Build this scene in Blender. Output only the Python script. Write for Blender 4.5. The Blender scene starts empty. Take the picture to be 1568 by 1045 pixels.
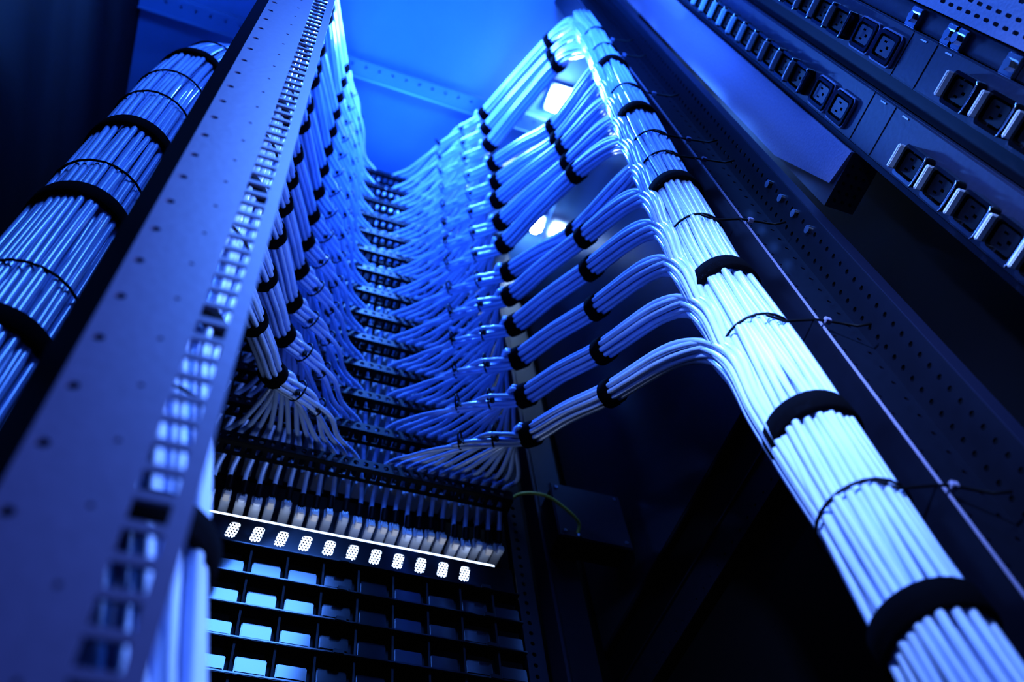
import bpy, math, random
from mathutils import Vector, Matrix
random.seed(4)
ZO = 0.15   # camera height above the floor; everything below is measured from the camera height, lifted at the end
scene = bpy.context.scene
col = scene.collection

# ------------------------------------------------------------------ materials
def mat(name, base, rough=0.5, metal=0.0, noise=0.0, nscale=60, spec=0.5, emis=None, estr=0, trans=0, bump=0.0, coat=0.0):
    m = bpy.data.materials.new(name); m.use_nodes = True
    nt = m.node_tree; b = nt.nodes['Principled BSDF']
    b.inputs['Base Color'].default_value = (*base, 1)
    b.inputs['Roughness'].default_value = rough
    b.inputs['Metallic'].default_value = metal
    b.inputs['Specular IOR Level'].default_value = spec
    b.inputs['Coat Weight'].default_value = coat; b.inputs['Coat Roughness'].default_value = 0.12
    if trans: b.inputs['Transmission Weight'].default_value = trans
    if emis:
        b.inputs['Emission Color'].default_value = (*emis, 1); b.inputs['Emission Strength'].default_value = estr
    if noise or bump:
        tc = nt.nodes.new('ShaderNodeTexCoord')
        n = nt.nodes.new('ShaderNodeTexNoise'); n.inputs['Scale'].default_value = nscale
        n.inputs['Detail'].default_value = 3
        nt.links.new(tc.outputs['Object'], n.inputs['Vector'])
        if noise:
            r = nt.nodes.new('ShaderNodeValToRGB')
            r.color_ramp.elements[0].position = 0.3; r.color_ramp.elements[1].position = 0.7
            r.color_ramp.elements[0].color = (*[c*(1-noise) for c in base], 1)
            r.color_ramp.elements[1].color = (*[min(1, c*(1+noise)) for c in base], 1)
            nt.links.new(n.outputs['Fac'], r.inputs['Fac']); nt.links.new(r.outputs['Color'], b.inputs['Base Color'])
        if bump:
            bp = nt.nodes.new('ShaderNodeBump'); bp.inputs['Strength'].default_value = bump
            bp.inputs['Distance'].default_value = 0.001
            nt.links.new(n.outputs['Fac'], bp.inputs['Height']); nt.links.new(bp.outputs['Normal'], b.inputs['Normal'])
    return m
M = {}
M['cable'] = mat('cable_jacket', (0.44, 0.58, 0.90), 0.27, noise=0.08, nscale=25, coat=0.7)
M['velcro'] = mat('velcro_black', (0.002, 0.002, 0.004), 0.95, bump=0.6, nscale=900, spec=0.05)
M['tie'] = mat('nylon_tie_black', (0.002, 0.002, 0.004), 0.5, spec=0.2)
M['black'] = mat('black_metal', (0.003, 0.003, 0.006), 0.45, noise=0.2, nscale=40, spec=0.12)
M['blackg'] = mat('black_gloss_plastic', (0.003, 0.003, 0.005), 0.14)
M['window'] = mat('blank_window_plastic', (0.010, 0.011, 0.018), 0.13, spec=0.6, coat=0.25, noise=0.3, nscale=9)
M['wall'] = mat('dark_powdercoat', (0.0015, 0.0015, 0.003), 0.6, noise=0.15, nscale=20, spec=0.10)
M['post'] = mat('rail_purple_coat', (0.095, 0.085, 0.19), 0.42, noise=0.05, nscale=150, bump=0.1)
M['postdark'] = mat('dark_coat_and_shade', (0.010, 0.012, 0.03), 0.4, spec=0.25)  # dark parts, and the painted shade on the left rail's angled flange
M['rail'] = mat('rail_black_coat', (0.004, 0.005, 0.012), 0.38, noise=0.1, nscale=80, spec=0.22)
M['grey'] = mat('bluegrey_coat', (0.24, 0.23, 0.38), 0.42, noise=0.10, nscale=300, bump=0.25)
M['pdu'] = mat('pdu_coat', (0.022, 0.025, 0.055), 0.38, noise=0.1, nscale=200, bump=0.1, spec=0.3)
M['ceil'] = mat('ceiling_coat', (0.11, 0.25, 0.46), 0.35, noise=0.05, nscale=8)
M['clear'] = mat('clear_plug_plastic', (0.62, 0.66, 0.75), 0.10, spec=0.8, trans=0.15)
M['beige'] = mat('plug_latch_plastic', (0.65, 0.58, 0.52), 0.3)
M['steel'] = mat('steel', (0.6, 0.62, 0.68), 0.25, metal=1)
M['white'] = mat('white_plastic', (0.75, 0.78, 0.9), 0.3)
M['led'] = mat('led_diffuser', (0.9, 0.9, 1), 0.4, emis=(0.62, 0.76, 1.0), estr=2.6)
M['lamp'] = mat('lamp_diffuser', (0.9, 0.9, 1), 0.4, emis=(0.40, 0.62, 1.0), estr=120)
M['yellow'] = mat('ground_wire_sheath', (0.95, 0.9, 0.15), 0.4)
M['sidep'] = mat('side_panel_gloss', (0.010, 0.015, 0.03), 0.24)

# ------------------------------------------------------------------ helpers
class MB:
    """mesh builder collecting parts with materials into one mesh"""
    def __init__(s): s.v=[]; s.f=[]; s.m=[]; s.sm=[]; s.mats=[]
    def mi(s, key):
        if key not in s.mats: s.mats.append(key)
        return s.mats.index(key)
    def add(s, vs, fs, key, smooth=False):
        o=len(s.v); s.v += [tuple(v) for v in vs]; k=s.mi(key)
        for f in fs: s.f.append([i+o for i in f]); s.m.append(k); s.sm.append(smooth)
    def box(s, x0,x1,y0,y1,z0,z1,key,ch=0.0):
        if ch<=0:
            vs=[(x,y,z) for x in (x0,x1) for y in (y0,y1) for z in (z0,z1)]
            fs=[(0,1,3,2),(4,6,7,5),(0,4,5,1),(2,3,7,6),(0,2,6,4),(1,5,7,3)]
            s.add(vs,fs,key); return
        import bmesh
        bm=bmesh.new(); bmesh.ops.create_cube(bm,size=1)
        for v in bm.verts:
            v.co=Vector(((x0+x1)/2+v.co.x*(x1-x0),(y0+y1)/2+v.co.y*(y1-y0),(z0+z1)/2+v.co.z*(z1-z0)))
        bmesh.ops.bevel(bm,geom=bm.edges[:],offset=ch,segments=2,affect='EDGES')
        bm.verts.index_update()
        s.add([v.co[:] for v in bm.verts],[[v.index for v in f.verts] for f in bm.faces],key); bm.free()
    def prism(s, loop, axis_vec, key):
        n=len(loop); a=Vector(axis_vec)
        vs=[Vector(p) for p in loop]+[Vector(p)+a for p in loop]
        fs=[list(range(n))[::-1], list(range(n,2*n))]+[(i,(i+1)%n,(i+1)%n+n,i+n) for i in range(n)]
        s.add(vs,fs,key)
    def cyl(s, c, ax, r, h, key, n=16, smooth=True):
        ax=Vector(ax).normalized(); u=ax.orthogonal().normalized(); w=ax.cross(u); c=Vector(c)
        vs=[]
        for t in (0,h):
            for i in range(n):
                a=2*math.pi*i/n; vs.append(c+ax*t+u*r*math.cos(a)+w*r*math.sin(a))
        s.add(vs,[(i,(i+1)%n,(i+1)%n+n,i+n) for i in range(n)],key,smooth)
        s.add(vs,[list(range(n))[::-1],list(range(n,2*n))],key,False)
    def tube(s, pts, r, key, n=8):
        pts=[Vector(p) for p in pts]; N=len(pts)
        T=[(pts[min(i+1,N-1)]-pts[max(i-1,0)]).normalized() for i in range(N)]
        u=T[0].orthogonal().normalized(); vs=[]
        for i in range(N):
            u=(u-T[i]*u.dot(T[i])).normalized(); w=T[i].cross(u)
            for j in range(n):
                a=2*math.pi*j/n; vs.append(pts[i]+(u*math.cos(a)+w*math.sin(a))*r)
        fs=[(i*n+j,i*n+(j+1)%n,(i+1)*n+(j+1)%n,(i+1)*n+j) for i in range(N-1) for j in range(n)]
        fs+=[list(range(n))[::-1],[ (N-1)*n+j for j in range(n)]]
        s.add(vs,fs,key,True)
    def sleeve(s, c, t, r, w, key, th=0.002, n=28):
        c=Vector(c); t=Vector(t).normalized(); u=t.orthogonal().normalized(); q=t.cross(u)
        prof=[(-w/2,r-0.003),(-w/2,r+th*0.5),(-w/2+th*.5,r+th),(w/2-th*.5,r+th),(w/2,r+th*.5),(w/2,r-0.003)]
        vs=[]
        for a_,rr in prof:
            for j in range(n):
                a=2*math.pi*j/n; vs.append(c+t*a_+(u*math.cos(a)+q*math.sin(a))*rr)
        k=len(prof)
        s.add(vs,[(i*n+j,i*n+(j+1)%n,((i+1)%k)*n+(j+1)%n,((i+1)%k)*n+j) for i in range(k-1) for j in range(n)],key,True)
        s.add([c+t*a_+(u*math.cos(a)+q*math.sin(a))*(r+th+0.0012) for a_ in (-w/2,w/2) for a in (0.3,0.6,0.9,1.2)],
              [(i,i+1,i+5,i+4) for i in range(3)],key,True)
    def ziptie(s, c, t, r, key, tail=(0,0,0)):
        c=Vector(c); t=Vector(t).normalized(); u=t.orthogonal().normalized(); q=t.cross(u)
        pts=[c+(u*math.cos(2*math.pi*j/24)+q*math.sin(2*math.pi*j/24))*r for j in range(25)]
        s.tube(pts,0.0013,key,6)
        h=c+Vector(tail).normalized()*r if Vector(tail).length>0 else c+u*r
        s.box(h.x-.003,h.x+.003,h.y-.003,h.y+.003,h.z-.0025,h.z+.0025,key)
        if Vector(tail).length>0: s.tube([h,h+Vector(tail)*0.5+Vector((0,0,.002)),h+Vector(tail)],0.001,key,5)
    def obj(s, name, parent=None):
        me=bpy.data.meshes.new(name); me.from_pydata(s.v,[],s.f)
        for k in s.mats: me.materials.append(M[k])
        me.polygons.foreach_set('material_index',s.m); me.polygons.foreach_set('use_smooth',s.sm); me.update()
        ob=bpy.data.objects.new(name,me); col.objects.link(ob)
        if parent: ob.parent=parent
        return ob
    def face2d(s, org, U, V, outline, holes, th, key):
        cu=bpy.data.curves.new('tmp','CURVE'); cu.dimensions='2D'; cu.fill_mode='BOTH'; cu.extrude=th/2
        for lp in [outline]+holes:
            sp=cu.splines.new('POLY'); sp.points.add(len(lp)-1)
            for p,q in zip(sp.points,lp): p.co=(q[0],q[1],0,1)
            sp.use_cyclic_u=True
        ob=bpy.data.objects.new('tmp',cu); col.objects.link(ob)
        me=bpy.data.meshes.new_from_object(ob)
        org=Vector(org);U=Vector(U).normalized();V=Vector(V).normalized();W=U.cross(V)
        s.add([org+U*v.co.x+V*v.co.y+W*v.co.z for v in me.vertices],[list(p.vertices) for p in me.polygons],key)
        bpy.data.objects.remove(ob); bpy.data.curves.remove(cu); bpy.data.meshes.remove(me)
    def plate(s, org, U, V, wh, holes, th, key):
        """rectangular sheet (0..w,0..h) with real punched holes, built cell by cell"""
        w,h=wh; org=Vector(org);U=Vector(U).normalized();V=Vector(V).normalized();W=U.cross(V)
        H=[(min(p[0] for p in l),max(p[0] for p in l),min(p[1] for p in l),max(p[1] for p in l),l) for l in holes]
        H.sort(key=lambda q:q[0]); cols=[]
        for q in H:
            if cols and q[0]<cols[-1][1]+1e-5: cols[-1][2].append(q); cols[-1][1]=max(cols[-1][1],q[1])
            else: cols.append([q[0],q[1],[q]])
        P=lambda u,v,n: org+U*u+V*v+W*n
        ub=[0]+[(cols[i][1]+cols[i+1][0])/2 for i in range(len(cols)-1)]+[w]
        for ci,c in enumerate(cols):
            u0,u1=ub[ci],ub[ci+1]; hs=sorted(c[2],key=lambda q:q[2])
            vb=[0]+[(hs[i][3]+hs[i+1][2])/2 for i in range(len(hs)-1)]+[h]
            for hi,q in enumerate(hs):
                v0,v1=vb[hi],vb[hi+1]; l=q[4]; cx=(q[0]+q[1])/2; cy=(q[2]+q[3])/2
                ang=[math.atan2(p[1]-cy,p[0]-cx) for p in l]+[math.atan2(b_-cy,a_-cx) for a_ in (u0,u1) for b_ in (v0,v1)]
                ang=sorted(set(round(a,6) for a in ang))
                inn=[];out=[]
                for a in ang:
                    dx,dy=math.cos(a),math.sin(a); best=None
                    for i in range(len(l)):
                        x1,y1=l[i][0]-cx,l[i][1]-cy; x2,y2=l[(i+1)%len(l)][0]-cx,l[(i+1)%len(l)][1]-cy
                        ex,ey=x2-x1,y2-y1; den=dx*ey-dy*ex
                        if abs(den)<1e-14: continue
                        t=(x1*ey-y1*ex)/den; k=(x1*dy-y1*dx)/den
                        if t>0 and -1e-4<=k<=1.0001: best=t if best is None else max(best,t)
                    if best is None: best=min(q[1]-q[0],q[3]-q[2])/2
                    inn.append((cx+dx*best,cy+dy*best))
                    tt=min([((u1-cx)/dx if dx>1e-9 else 9),((u0-cx)/dx if dx<-1e-9 else 9),((v1-cy)/dy if dy>1e-9 else 9),((v0-cy)/dy if dy<-1e-9 else 9)])
                    out.append((cx+dx*tt,cy+dy*tt))
                n=len(ang)
                vs=[P(*p,-th/2) for p in inn]+[P(*p,-th/2) for p in out]+[P(*p,th/2) for p in inn]+[P(*p,th/2) for p in out]
                fs=[]
                for i in range(n):
                    j=(i+1)%n
                    fs+=[(i,j,n+j,n+i),(2*n+i,3*n+i,3*n+j,2*n+j),(i,2*n+i,2*n+j,j)]
                s.add(vs,fs,key)
        for a,b_ in (((0,0),(w,0)),((w,0),(w,h)),((w,h),(0,h)),((0,h),(0,0))):
            s.add([P(*a,-th/2),P(*b_,-th/2),P(*b_,th/2),P(*a,th/2)],[(0,1,2,3)],key)
def rect(u0,u1,v0,v1): return [(u0,v0),(u1,v0),(u1,v1),(u0,v1)]
def circ(u,v,r,n=12): return [(u+r*math.cos(2*math.pi*i/n),v+r*math.sin(2*math.pi*i/n)) for i in range(n)]
def slot(u,v,w,h,n=6):
    r=w/2; p=[]
    for i in range(n+1): a=math.pi*i/n; p.append((u+r*math.cos(a),v+h/2-r+r*math.sin(a)))
    for i in range(n+1): a=math.pi+math.pi*i/n; p.append((u+r*math.cos(a),v-h/2+r+r*math.sin(a)))
    return p
def rrect(w,h,r,n=4):
    p=[]
    for cx,cy,a0 in ((w-r,h-r,0),(-w+r,h-r,90),(-w+r,-h+r,180),(w-r,-h+r,270)):
        for i in range(n+1):
            a=math.radians(a0+90*i/n); p.append((cx+r*math.cos(a),cy+r*math.sin(a)))
    return p
def cr(P, n=6):
    P=[Vector(p) for p in P]; Q=[P[0]*2-P[1]]+P+[P[-1]*2-P[-2]]; out=[]
    for i in range(1,len(Q)-2):
        a,b,c,d=Q[i-1:i+3]
        for j in range(n):
            t=j/n
            out.append(0.5*((2*b)+(c-a)*t+(2*a-5*b+4*c-d)*t*t+(3*b-a-3*c+d)*t**3))
    out.append(P[-1]); return out
def lerp(a,b,t): return a+(b-a)*t
def clamp(t): return max(0,min(1,t))

D=0.80
NR=14
Zk=[0.99+0.0795*k for k in range(NR)]

# ------------------------------------------------------------------ shell
def shell(name,x0,x1,y0,y1,z0,z1,key,ch=0.002):
    b=MB(); b.box(x0,x1,y0,y1,z0,z1,key,ch); return b.obj(name)
shell('floor',-1.2,1.2,-1.6,1.4,-0.19,-0.15,'wall')
shell('wall_back',-0.42,0.66,1.0,1.02,-0.15,2.12,'wall')
shell('wall_right',0.62,0.64,-0.1,1.0,-0.15,2.10,'wall')
shell('wall_left',-0.40,-0.38,0.1,1.0,-0.15,2.10,'wall')
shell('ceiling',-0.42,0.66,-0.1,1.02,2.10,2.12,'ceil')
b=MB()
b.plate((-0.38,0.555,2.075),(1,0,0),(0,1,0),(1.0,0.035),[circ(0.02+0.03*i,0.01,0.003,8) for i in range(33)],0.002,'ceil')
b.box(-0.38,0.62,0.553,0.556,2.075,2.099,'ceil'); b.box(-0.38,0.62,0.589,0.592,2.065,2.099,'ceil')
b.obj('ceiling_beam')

# ------------------------------------------------------------------ patch panels (repeat, shared mesh)
ports=[0.222+0.0135*i for i in range(12)]
def lx(x): return 0.150-(x-0.222)*0.8
def jx(x,left): return (0.184-(x-0.222)*1.36) if left else (0.200+(x-0.222)*1.18)
alljacks=sorted([jx(p,True) for p in ports]+[jx(p,False) for p in ports])
pb=MB()
X0,X1=-0.03,0.385
holes=[]
n=int((X1-X0)/0.0135)
for i in range(n):
    holes.append(slot(0.008+i*0.0135,0.0085,0.007,0.009,4))
pb.plate((X0,0.765,-0.017),(1,0,0),(0,0,1),(X1-X0,0.017),holes,0.002,'black')
pb.plate((X0,0.765,-0.017),(1,0,0),(0,1,0),(X1-X0,0.022),[rect(0.004+i*.0135,0.012+i*.0135,0.006,0.016) for i in range(n)],0.0015,'black')
for x in (X0,X1-0.004): pb.box(x,x+0.004,0.765,0.84,-0.017,0.0,'black')
pb.box(X0,X1,0.835,0.84,-0.078,-0.03,'black')       # jack carrier
for x in alljacks:
    dz=random.uniform(-.005,.005); dx=random.uniform(-.001,.001); x+=dx; sh=random.uniform(.95,1.15)
    pb.box(x-0.0056*sh,x+0.0056*sh,0.808+dz*.5,0.835,-0.075+dz,-0.058+dz,'clear',0.0012)
    pb.box(x-0.0038,x+0.0038,0.798,0.810,-0.082+dz,-0.074+dz,random.choice(('beige','clear','beige')),0.001)
    pb.box(x-0.0034,x+0.0034,0.804,0.8085,-0.071+dz,-0.061+dz,'steel')
    for e in (-.0022,0,.0022): pb.box(x+e-.0004,x+e+.0004,0.8035,0.8045,-0.070+dz,-0.062+dz,'black')
    pb.cyl((x,0.806,-0.062+dz),(0,-0.30,0.95),0.0044,0.018,'black',10)
pm=None
for k in range(NR):
    if pm is None:
        o=pb.obj('patch_panel'); pm=o.data
    else:
        o=bpy.data.objects.new('patch_panel',pm); col.objects.link(o)
    o.location.z=Zk[k]

# ------------------------------------------------------------------ big trunks
def tc(z,left=False):
    t=clamp((z-0.8)/0.8)
    if left: return Vector((-0.046+0.046*clamp((0.5-z)/0.3)-0.004*t,0.350-0.02*t,z))
    return Vector((0.400+0.020*t,0.300-0.030*t,z))
def tr(z):
    t=clamp((z-0.6)/1.1); return lerp(0.0315,0.019,t)
def trunk(left):
    b=MB(); zs=[-0.14+0.045*i for i in range(43)]
    for ring,(n,off,ph) in enumerate(((29,-0.0030,0),(23,-0.0085,0.1))):
        for j in range(n):
            a0=2*math.pi*j/n+ph; p1=random.uniform(0,6.28); p2=random.uniform(0,6.28); am=random.uniform(0.04,0.15)
            dr=random.uniform(-.0026,.0010)
            pts=[]
            for z in zs:
                a=a0+am*math.sin(z*7+p1)+0.05*math.sin(z*19+p2)
                r=tr(z)+off+dr+0.0016*math.sin(z*11+p2)
                c=tc(z,left); pts.append(c+Vector((math.cos(a)*r,math.sin(a)*r,0)))
            b.tube(cr(pts,2),0.0030,'cable',10)
    b.tube([tc(z,left) for z in zs],0.014,'tie',10)
    return b
thick=[0.343,0.527,0.75,0.96,1.20,1.42]
thin=[0.437,0.65,0.855,1.03,1.10,1.29,1.50,1.60]
for left in (False,True):
    o=trunk(left).obj('cable_trunk')
    sg=-1 if left else 1
    v=MB()
    for z in thick: v.sleeve(tc(z,left),(-0.02*sg,0.05,1),tr(z)+0.0015,0.021,'velcro')
    v.obj('velcro_straps',o)
    v=MB()
    for z in thin:
        v.ziptie(tc(z,left),(0,0.1,1),tr(z)+0.0012,'tie')
        if not left:   # tie runs on to the rail lip, with a loose tail
            R=tr(z); c=tc(z); p0=c+Vector((R*0.25,-R*0.97,0))
            v.tube([c+Vector((-R*0.3,-R,0.0)),p0,Vector((0.436,0.2625,z+.004)),Vector((0.447,0.2615,z+.006)),Vector((0.470,0.255,z-.002)),Vector((0.478,0.248,z-.006))],0.0012,'tie',6)
            v.box(0.4445,0.4505,0.2585,0.2635,z+.003,z+.008,'grey',.0006)
    v.obj('cable_ties',o)

# ------------------------------------------------------------------ row bundles
CR=0.0033
pk=[(0.0041*math.cos(a),0.0041*math.sin(a)) for a in (0.5,2.6,4.7)]+[(0.0110*math.cos(2*math.pi*i/9),0.0110*math.sin(2*math.pi*i/9)) for i in range(9)]
pk.sort(key=lambda q:q[1]+0.3*q[0])
def frame(t):
    t=t.normalized(); u=t.cross(Vector((0,0,1))).normalized(); return u,u.cross(t)
for left in (False,True):
    def f(p):
        p=Vector(p)
        if not left: return p
        return Vector((lx(p.x),p.y,p.z))
    for k in range(NR):
        z=Zk[k]; t=k/(NR-1)
        sh=0.034 if k>=11 else (-0.028 if k in (9,10) else (0.016 if k==6 else (-0.018 if k==5 else 0)))
        if left: sh*=0.3
        j1=random.uniform(-.007,.007)+sh*.6; j2=random.uniform(-.008,.008)+sh
        A=f((lerp(.366,.360,t),lerp(.649,.560,t)+j1*.3,z-0.02+j1))
        Bp=f((lerp(.404,.425,t),lerp(.504,.385,t)-j2*.9,z-0.10+j2))
        C=f((lerp(.406,.430,t),lerp(.394,.300,t),z-0.195+j2))
        if left: Bp.x-=0.008; C.x-=0.030; C.y+=0.05; Bp.y+=0.03
        S=f((0.24,0.715,z)); S2=f((0.30,0.675,z-.005))
        zD=z-0.35; c=tc(zD,left); R=tr(zD)
        tA=(Bp-S2).normalized(); tB=(C-A).normalized(); tC=Vector((c.x-Bp.x,c.y-Bp.y,zD-Bp.z)).normalized()
        tT=(A-S).normalized()
        b=MB()
        for i,x in enumerate(ports):
            ou,ov=pk[i]
            def at(P,T,s=1.0):
                u,w=frame(T); return P+u*ou*s+w*ov*s
            x4=min(x+0.050,0.350)+random.uniform(-.003,.003)
            tt=(x4-0.24)/(0.364-0.24)
            P4=Vector((f((x4,0,0)).x,lerp(0.712,A.y,tt)+.004,lerp(z+0.0,A.z,tt)))
            xj=jx(x,left)
            pts=[Vector((xj,0.808,z-0.060)),Vector((xj,0.797,z-0.030)),Vector((lerp(xj,f((x,0,0)).x,.35),0.772,z+0.006)),
                 f((x+0.016,0.742,z+0.005+random.uniform(-.0025,.0025))),at(P4,tT,0.9)]
            if x4<0.32:
                P5=(P4+A)/2; pts.append(at(P5,tT,1.0))
            mid1=(A+Bp)/2+Vector((0,0.002,0.006))
            pts+= [at(A,tA),at(mid1,(Bp-A)),at(Bp,tB),at(C,tC,1.0)]
            base=30 if left else 150
            ang=math.radians(base)+(ou/0.0108*0.50)*(-1 if left else 1)
            rr=R+0.001+ (0.003 if ov>0 else 0.0)
            for dz,s in ((0.0,1.0),(0.08,0.95),(0.18,0.80),(0.26,0.6)):
                zz=zD-dz; cc=tc(zz,left); pts.append(cc+Vector((math.cos(ang)*rr*s,math.sin(ang)*rr*s,0)))
            b.tube(cr(pts,7),CR,'cable',10)
        o=b.obj('patch_cable_bundle')
        v=MB()
        v.sleeve(A,tA,0.0147,0.018,'velcro',n=20); v.sleeve(Bp,tB,0.0147,0.018,'velcro',n=20)
        v.obj('velcro_straps',o)
        v=MB()
        v.ziptie(lerp(S,A,0.36)+Vector((0,.002,0)),tT,0.0122,'tie',(0,-.006,-.012))
        v.ziptie(lerp(S,A,0.66),tT,0.0138,'tie',(0,-.006,-.012))
        v.obj('cable_ties',o)

# ------------------------------------------------------------------ far-left trunk
LP=[(-.172,.45,-.14),(-.172,.45,.2),(-.172,.45,.6),(-.170,.45,.95),(-.165,.45,1.2),(-.153,.46,1.38),(-.130,.49,1.52),(-.09,.54,1.62),(-.04,.60,1.68)]
L=cr(LP,5); b=MB()
for (n,R) in ((38,0.040),(30,0.034)):
    for j in range(n):
        a0=2*math.pi*j/n; p1=random.uniform(0,6.28); am=random.uniform(.02,.09); dr=random.uniform(-.0025,.001); pts=[]
        for i,p in enumerate(L):
            T=(L[min(i+1,len(L)-1)]-L[max(i-1,0)]).normalized(); u=(Vector((1,0,0))-T*T.x).normalized(); w=T.cross(u)
            a=a0+am*math.sin(p.z*6+p1); pts.append(p+(u*math.cos(a)+w*math.sin(a))*(R+dr+.001*math.sin(p.z*9+p1)))
        b.tube(cr(pts,2),0.0034,'cable',8)
b.tube(L,0.030,'tie',12)
o=b.obj('cable_trunk'); v=MB()
for q in (0.62,0.80,1.00,1.30):
    i=min(range(len(L)),key=lambda i:abs(L[i].z-q)); v.sleeve(L[i],L[i+1]-L[i-1],0.0445,0.022,'velcro',n=40)
v.obj('velcro_straps',o)
v=MB()
for q in (0.70,0.90,1.12,1.20,1.42):
    i=min(range(len(L)),key=lambda i:abs(L[i].z-q)); v.ziptie(L[i],L[i+1]-L[i-1],0.0445,'tie')
v.obj('cable_ties',o)

# ------------------------------------------------------------------ front left rail
b=MB()
zb,zt=-0.15,2.10; H=zt-zb
holes=[]
z=0.03
while z<H-0.03:
    holes.append(circ(0.006,z,0.0028,12)); z+=0.0375
z=0.02
while z<H-0.02:
    holes.append(rect(0.0425,0.0565,z-0.0058,z+0.0058)); z+=0.0159
z=0.04
while z<H-0.03:
    holes.append(circ(0.030,z,0.0014,8)); z+=0.0375
b.plate((-0.068,0.25,zb),(1,0,0),(0,0,1),(0.064,H),holes,0.002,'post')
b.prism([(-0.068,0.249,zb),(-0.068,0.251,zb),(-0.086,0.281,zb),(-0.088,0.280,zb)],(0,0,H),'postdark')  # angled flange of the same rail; its shade is put into the darker colour
b.obj('mounting_rail')

# ------------------------------------------------------------------ front right rail
b=MB(); holes=[];z=0.02
while z<H-0.02:
    holes.append(circ(0.020,z,0.0016,8)); holes.append(circ(0.048,z+.008,0.0024,8)); z+=0.0222
b.plate((0.436,0.27,zb),(1,0,0),(0,0,1),(0.060,H),holes,0.002,'rail')
b.box(0.4345,0.4365,0.262,0.31,zb,zt,'rail')
b.box(0.4455,0.4464,0.2655,0.269,zb,zt,'grey')  # pale strip added to stand in for the highlight along the rail edge
holes=[];z=0.02
while z<H-0.02:
    holes.append(circ(0.010,z,0.0026,8)); holes.append(circ(0.028,z+.008,0.0026,8)); z+=0.0159
b.plate((0.495,0.270,zb),(0,-1,0),(0,0,1),(0.040,H),holes,0.002,'rail')
b.box(0.495,0.512,0.229,0.231,zb,zt,'postdark')
for i,zz in enumerate((0.83,0.87,0.91,0.95)):
    b.cyl((0.494,0.243,zz),(-1,0,0),0.0045,0.003,'steel',12)
b.obj('mounting_rail')

# rear mounting rails
for left in (False,True):
    b=MB(); holes=[];z=0.02
    while z<H-0.02: holes.append(slot(0.010,z,0.0055,0.0065,4)); z+=0.0159
    x=0.389 if not left else -0.056
    b.plate((x,0.80,zb),(1,0,0),(0,0,1),(0.022,H),holes,0.002,'rail')
    xx=x+0.022 if not left else x
    b.box(xx,xx+0.002,0.80,0.86,zb,zt,'rail')
    b.obj('mounting_rail')
b=MB(); b.box(0.475,0.520,0.86,0.90,zb,zt,'rail',.002); b.box(0.470,0.474,0.86,0.90,zb,zt,'postdark')
b.obj('rack_post')
b=MB(); b.plate((0.60,0.33,0.80),(0,1,0),(0,0,1),(0.62,0.05),[circ(0.02+.02*i,0.012,0.002,8) for i in range(30)],0.002,'rail')
b.box(0.595,0.62,0.33,0.95,0.85,0.853,'rail'); b.obj('side_brace')
b=MB(); b.box(0.603,0.61,0.34,0.98,0.94,2.08,'sidep',.002); b.obj('side_panel')

# ------------------------------------------------------------------ blue-grey cable channel next to the rails
b=MB(); b.prism([(0.55,0.240,1.08),(0.55,0.217,0.935),(0.55,0.176,0.926),(0.55,0.176,2.10),(0.55,0.240,2.10)],(0.003,0,0),'grey')
b.prism([(0.553,0.176,0.926),(0.553,0.24,0.926),(0.59,0.24,0.926),(0.59,0.176,0.926)],(0,0,1.174),'pdu')
for y in (0.19,0.2,0.21,0.22,0.23):
    for x in (0.56,0.57,0.58): b.cyl((x,y,0.9262),(0,0,-1),0.0015,0.0006,'black',8)
b.obj('cable_channel')

# ------------------------------------------------------------------ PDUs
def outlet(b, y, z, kind):
    x=0.548
    w,h=(0.0155,0.0205) if kind=='c13' else (0.0150,0.0215)
    rr=rrect
    d=0.010 if kind=='c13' else 0.004
    key='blackg'
    b.face2d((x-d/2,y,z),(0,-1,0),(0,0,1),rr(w,h,.005),[rr(w-.0035,h-.0035,.004)],d,key)
    b.face2d((x-d/2+.001,y,z),(0,-1,0),(0,0,1),rr(w-.006,h-.0065,.003),[rect(-.0015,.0015,-.008,-.003),rect(-.006,-.004,0,.006),rect(.004,.006,0,.006)],d*0.8,'black' if kind=='c13' else 'pdu')
    if kind=='c13':
        b.box(x-0.016,x-0.001,y-0.012,y+0.012,z+0.0205,z+0.0245,'white',.001)
        b.tube([(x-.001,y+.0145,z-.012),(x-.013,y+.0145,z-.022),(x-.013,y+.012,z-.0235),(x-.013,y-.012,z-.0235),(x-.013,y-.0145,z-.022),(x-.001,y-.0145,z-.012)],0.0009,'steel',6)
    else:
        b.face2d((x-.0005,y,z),(0,-1,0),(0,0,1),rr(w+.0025,h+.0025,.006),[rr(w+.001,h+.001,.005)],.003,'grey')
def pdu(y0,y1,yc,c13,c19,lines):
    b=MB(); b.box(0.549,0.60,y0,y1,0.0,2.05,'pdu',0.002)
    for z in c13: outlet(b,yc,z,'c13')
    for z in c19: outlet(b,yc,z,'c19')
    for z in lines: b.box(0.5483,0.549,y0+.004,y0+.0055,z,z+.012,'white'); 
    for z in lines: b.box(0.5484,0.549,y0,y1,z+.03,z+.0306,'black')
    b.obj('power_distribution_unit')
up=[1.10+0.048*i for i in range(12)]
pdu(0.112,0.168,0.147,[0.804,0.748,0.692,0.640,0.59,0.54]+up,[0.986,1.04],[0.86,0.91,1.68])
up=[1.07+0.048*i for i in range(12)]
pdu(0.044,0.092,0.071,[0.735,0.796,0.68,0.62]+up,[0.962,1.015],[0.85,0.90,1.66])
b=MB(); b.box(0.56,0.60,0.093,0.111,zb,zt,'black'); b.obj('rack_post')
b=MB(); b.box(0.556,0.60,0.170,0.1755,zb,zt,'rail'); b.obj('rack_post')
b=MB(); b.box(0.556,0.60,0.022,0.043,zb,zt,'pdu',.001)
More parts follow.
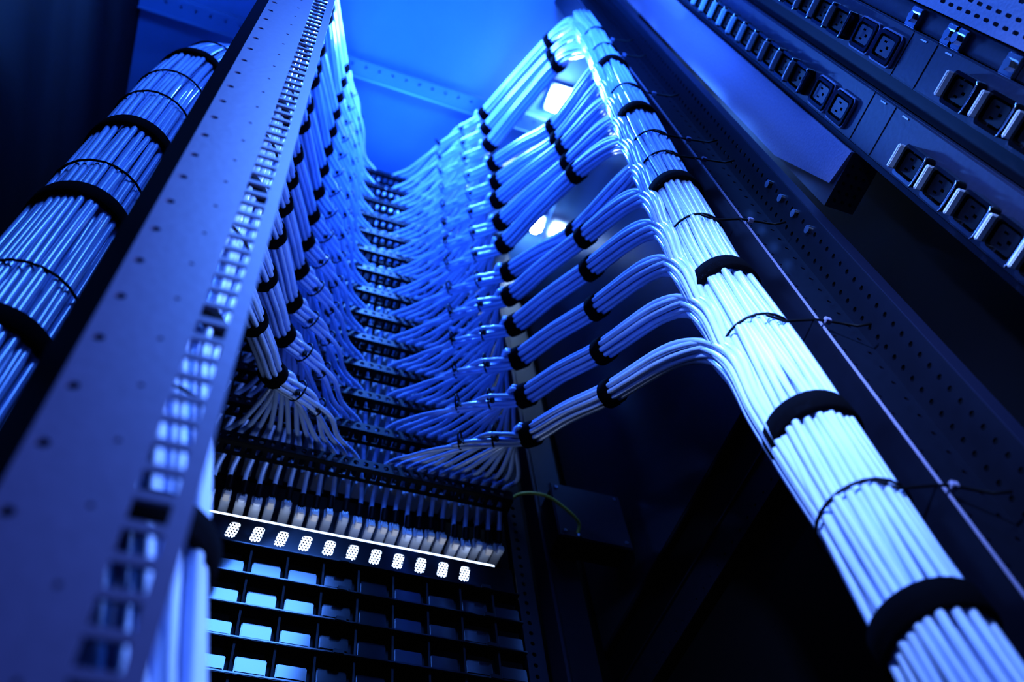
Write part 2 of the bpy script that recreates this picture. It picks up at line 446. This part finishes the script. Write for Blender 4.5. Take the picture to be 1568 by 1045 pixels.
for z in (0.70,0.77,0.86,0.875,0.95,1.10,1.2):
    b.cyl((0.556,0.034,z),(-1,0,0),0.009,0.003,'steel',16); b.cyl((0.553,0.034,z),(-1,0,0),0.0055,0.006,'steel',6,False)
    b.box(0.551,0.556,0.024,0.044,z-.011,z+.011,'steel',.001)
holes=[];z=0.02
while z<H-0.02:
    for q in (0.010,0.020,0.034,0.044): holes.append(slot(q,z+(0.006 if q in (.02,.044) else 0),0.0035,0.009,4))
    z+=0.0159
b.plate((0.545,0.020,zb),(0,-1,0),(0,0,1),(0.06,H),holes,0.002,'grey')
b.box(0.546,0.60,0.018,0.020,zb,zt,'grey')
b.obj('rack_post')

# ------------------------------------------------------------------ slotted panel + led bar
b=MB(); W=X1-X0
sl=[]
for i in range(11):
    cx=0.035+i*0.0285-X0
    p=rrect(0.0062,0.0135,0.0045,4); p=[(cx+u*1.0+v*0.18,0.027+v) for u,v in p]; sl.append(p)
b.plate((X0,D,0.828),(1,0,0),(0,0,1),(W,0.049),sl,0.0012,'blackg')
b.box(X0,X1,D,D+0.06,0.826,0.829,'black')
b.obj('vented_panel')
b=MB(); b.box(X0+.01,X1-.02,D+0.006,D+0.014,0.836,0.8885,'led',.001)
for i in range(100):
    for j in range(10): b.cyl((X0+.012+i*.00375+(j%2)*.0018,D+.0062,.840+j*.0044),(0,-1,0),0.0012,.001,'black',6)
b.box(X0,X1-.01,D+0.015,D+0.030,0.832,0.893,'steel',.002)
b.obj('led_light_bar')
# ------------------------------------------------------------------ blanking panels
bl=MB(); U=0.0445
bl.box(X0,X1,D+0.005,D+0.009,0,U-.003,'black')
x=X0+0.0085; i=0
while x<X1-0.03:   # raised glossy window in each cell
    bl.box(x+.003,x+0.035,D+0.000,D+0.006,0.009+random.uniform(0,.003),U-0.013-random.uniform(0,.004),'window',.0012); x+=0.0415
bl.box(X0,X1,D-0.014,D+0.006,U-0.004,U-0.001,'blackg',.0006)
bl.box(X0,X1,D-0.004,D+0.006,0.0,0.0022,'black')
x=X0+0.006
while x<X1:
    bl.box(x,x+0.0025,D-0.009,D+0.006,0.0,U-0.004,'black'); x+=0.0415
for x in (X0+0.022,X0+0.19,X1-0.05): bl.box(x,x+0.012,D-0.017,D-0.012,U-.006,U+.001,'black',.001)
me=None
for k in range(16):
    if me is None: o=bl.obj('blanking_panel'); me=o.data
    else: o=bpy.data.objects.new('blanking_panel',me); col.objects.link(o)
    o.location.z=0.826-U*(k+1)

# ------------------------------------------------------------------ junction box & ground wire
b=MB(); b.box(0.475,0.585,0.815,0.858,0.985,1.09,'rail',.003); b.box(0.472,0.588,0.811,0.816,0.98,1.095,'postdark',.002)
for x in (0.482,0.578):
    for z in (0.99,1.085): b.cyl((x,0.8112,z),(0,-1,0),.003,.002,'steel',8)
b.obj('junction_box')
b=MB(); b.tube(cr([(0.385,0.80,1.0),(0.405,0.782,1.012),(0.44,0.775,1.012),(0.475,0.785,1.005),(0.500,0.80,1.0),(0.502,0.812,0.99)],8),0.0024,'yellow',8)
b.tube([(0.502,0.812,0.99),(0.502,0.809,0.98)],0.0032,'steel',8)
b.obj('grounding_wire')

# ------------------------------------------------------------------ lamps on the rack roof
def lamp(cx,cy,hx,hy):
    b=MB(); b.box(cx-hx-.005,cx+hx+.005,cy-hy-.005,cy+hy+.005,2.078,2.10,'white',.003); b.box(cx-hx,cx+hx,cy-hy,cy+hy,2.055,2.079,'lamp',.008)
    b.obj('ceiling_lamp')
lamp(0.520,0.500,0.024,0.026)
lamp(0.575,0.800,0.014,0.018)

# ------------------------------------------------------------------ lights
def area(name,loc,tgt,size,power,color,sy=None,spread=180):
    l=bpy.data.lights.new(name,'AREA'); l.energy=power; l.color=color; l.size=size; l.spread=math.radians(spread)
    if sy: l.shape='RECTANGLE'; l.size_y=sy
    o=bpy.data.objects.new(name,l); col.objects.link(o); o.location=loc
    o.rotation_euler=(Vector(tgt)-Vector(loc)).to_track_quat('-Z','Y').to_euler(); return o
area('key_light',(0.12,-0.34,1.72),(0.28,0.45,0.8),0.40,17,(0.075,0.25,1.0),0.35)
area('trunk_light',(-0.35,-0.55,0.70),(0.42,0.30,0.60),0.06,2.2,(0.30,0.48,1.0),spread=38)
area('side_light',(0.50,0.00,0.55),(-0.03,0.35,0.60),0.07,3.0,(0.30,0.47,1.0),0.8,spread=80)
area('up_light',(0.2,-0.15,1.2),(0.28,0.40,2.1),0.25,6.5,(0.03,0.20,1.0),spread=110)
area('inner_light',(0.19,0.45,2.06),(0.19,0.6,1.0),0.12,20,(0.07,0.25,1.0))
w=bpy.data.worlds.new('world'); scene.world=w; w.use_nodes=True
w.node_tree.nodes['Background'].inputs[0].default_value=(0.002,0.01,0.08,1); w.node_tree.nodes['Background'].inputs[1].default_value=0.06

# ------------------------------------------------------------------ camera
cd=bpy.data.cameras.new('camera'); cam=bpy.data.objects.new('camera',cd); col.objects.link(cam); scene.camera=cam
cd.sensor_width=36; cd.lens=36*1450/1568; cd.clip_start=0.01
right=Vector((.935,-.3416,-.0995)).normalized(); fwd=Vector((.252,.462,.848)).normalized()
fwd=(fwd-right*fwd.dot(right)).normalized(); upv=right.cross(fwd)
R=Matrix((right,upv,-fwd)).transposed()
cam.matrix_world=R.to_4x4()
cd.dof.use_dof=True; cd.dof.focus_distance=0.95; cd.dof.aperture_fstop=5.0
for o in bpy.data.objects:
    if o.parent is None: o.location.z+=ZO
scene.view_settings.view_transform='Standard'
try: scene.view_settings.look='Medium High Contrast'
except Exception as e: print(e)
scene.view_settings.exposure=0.05
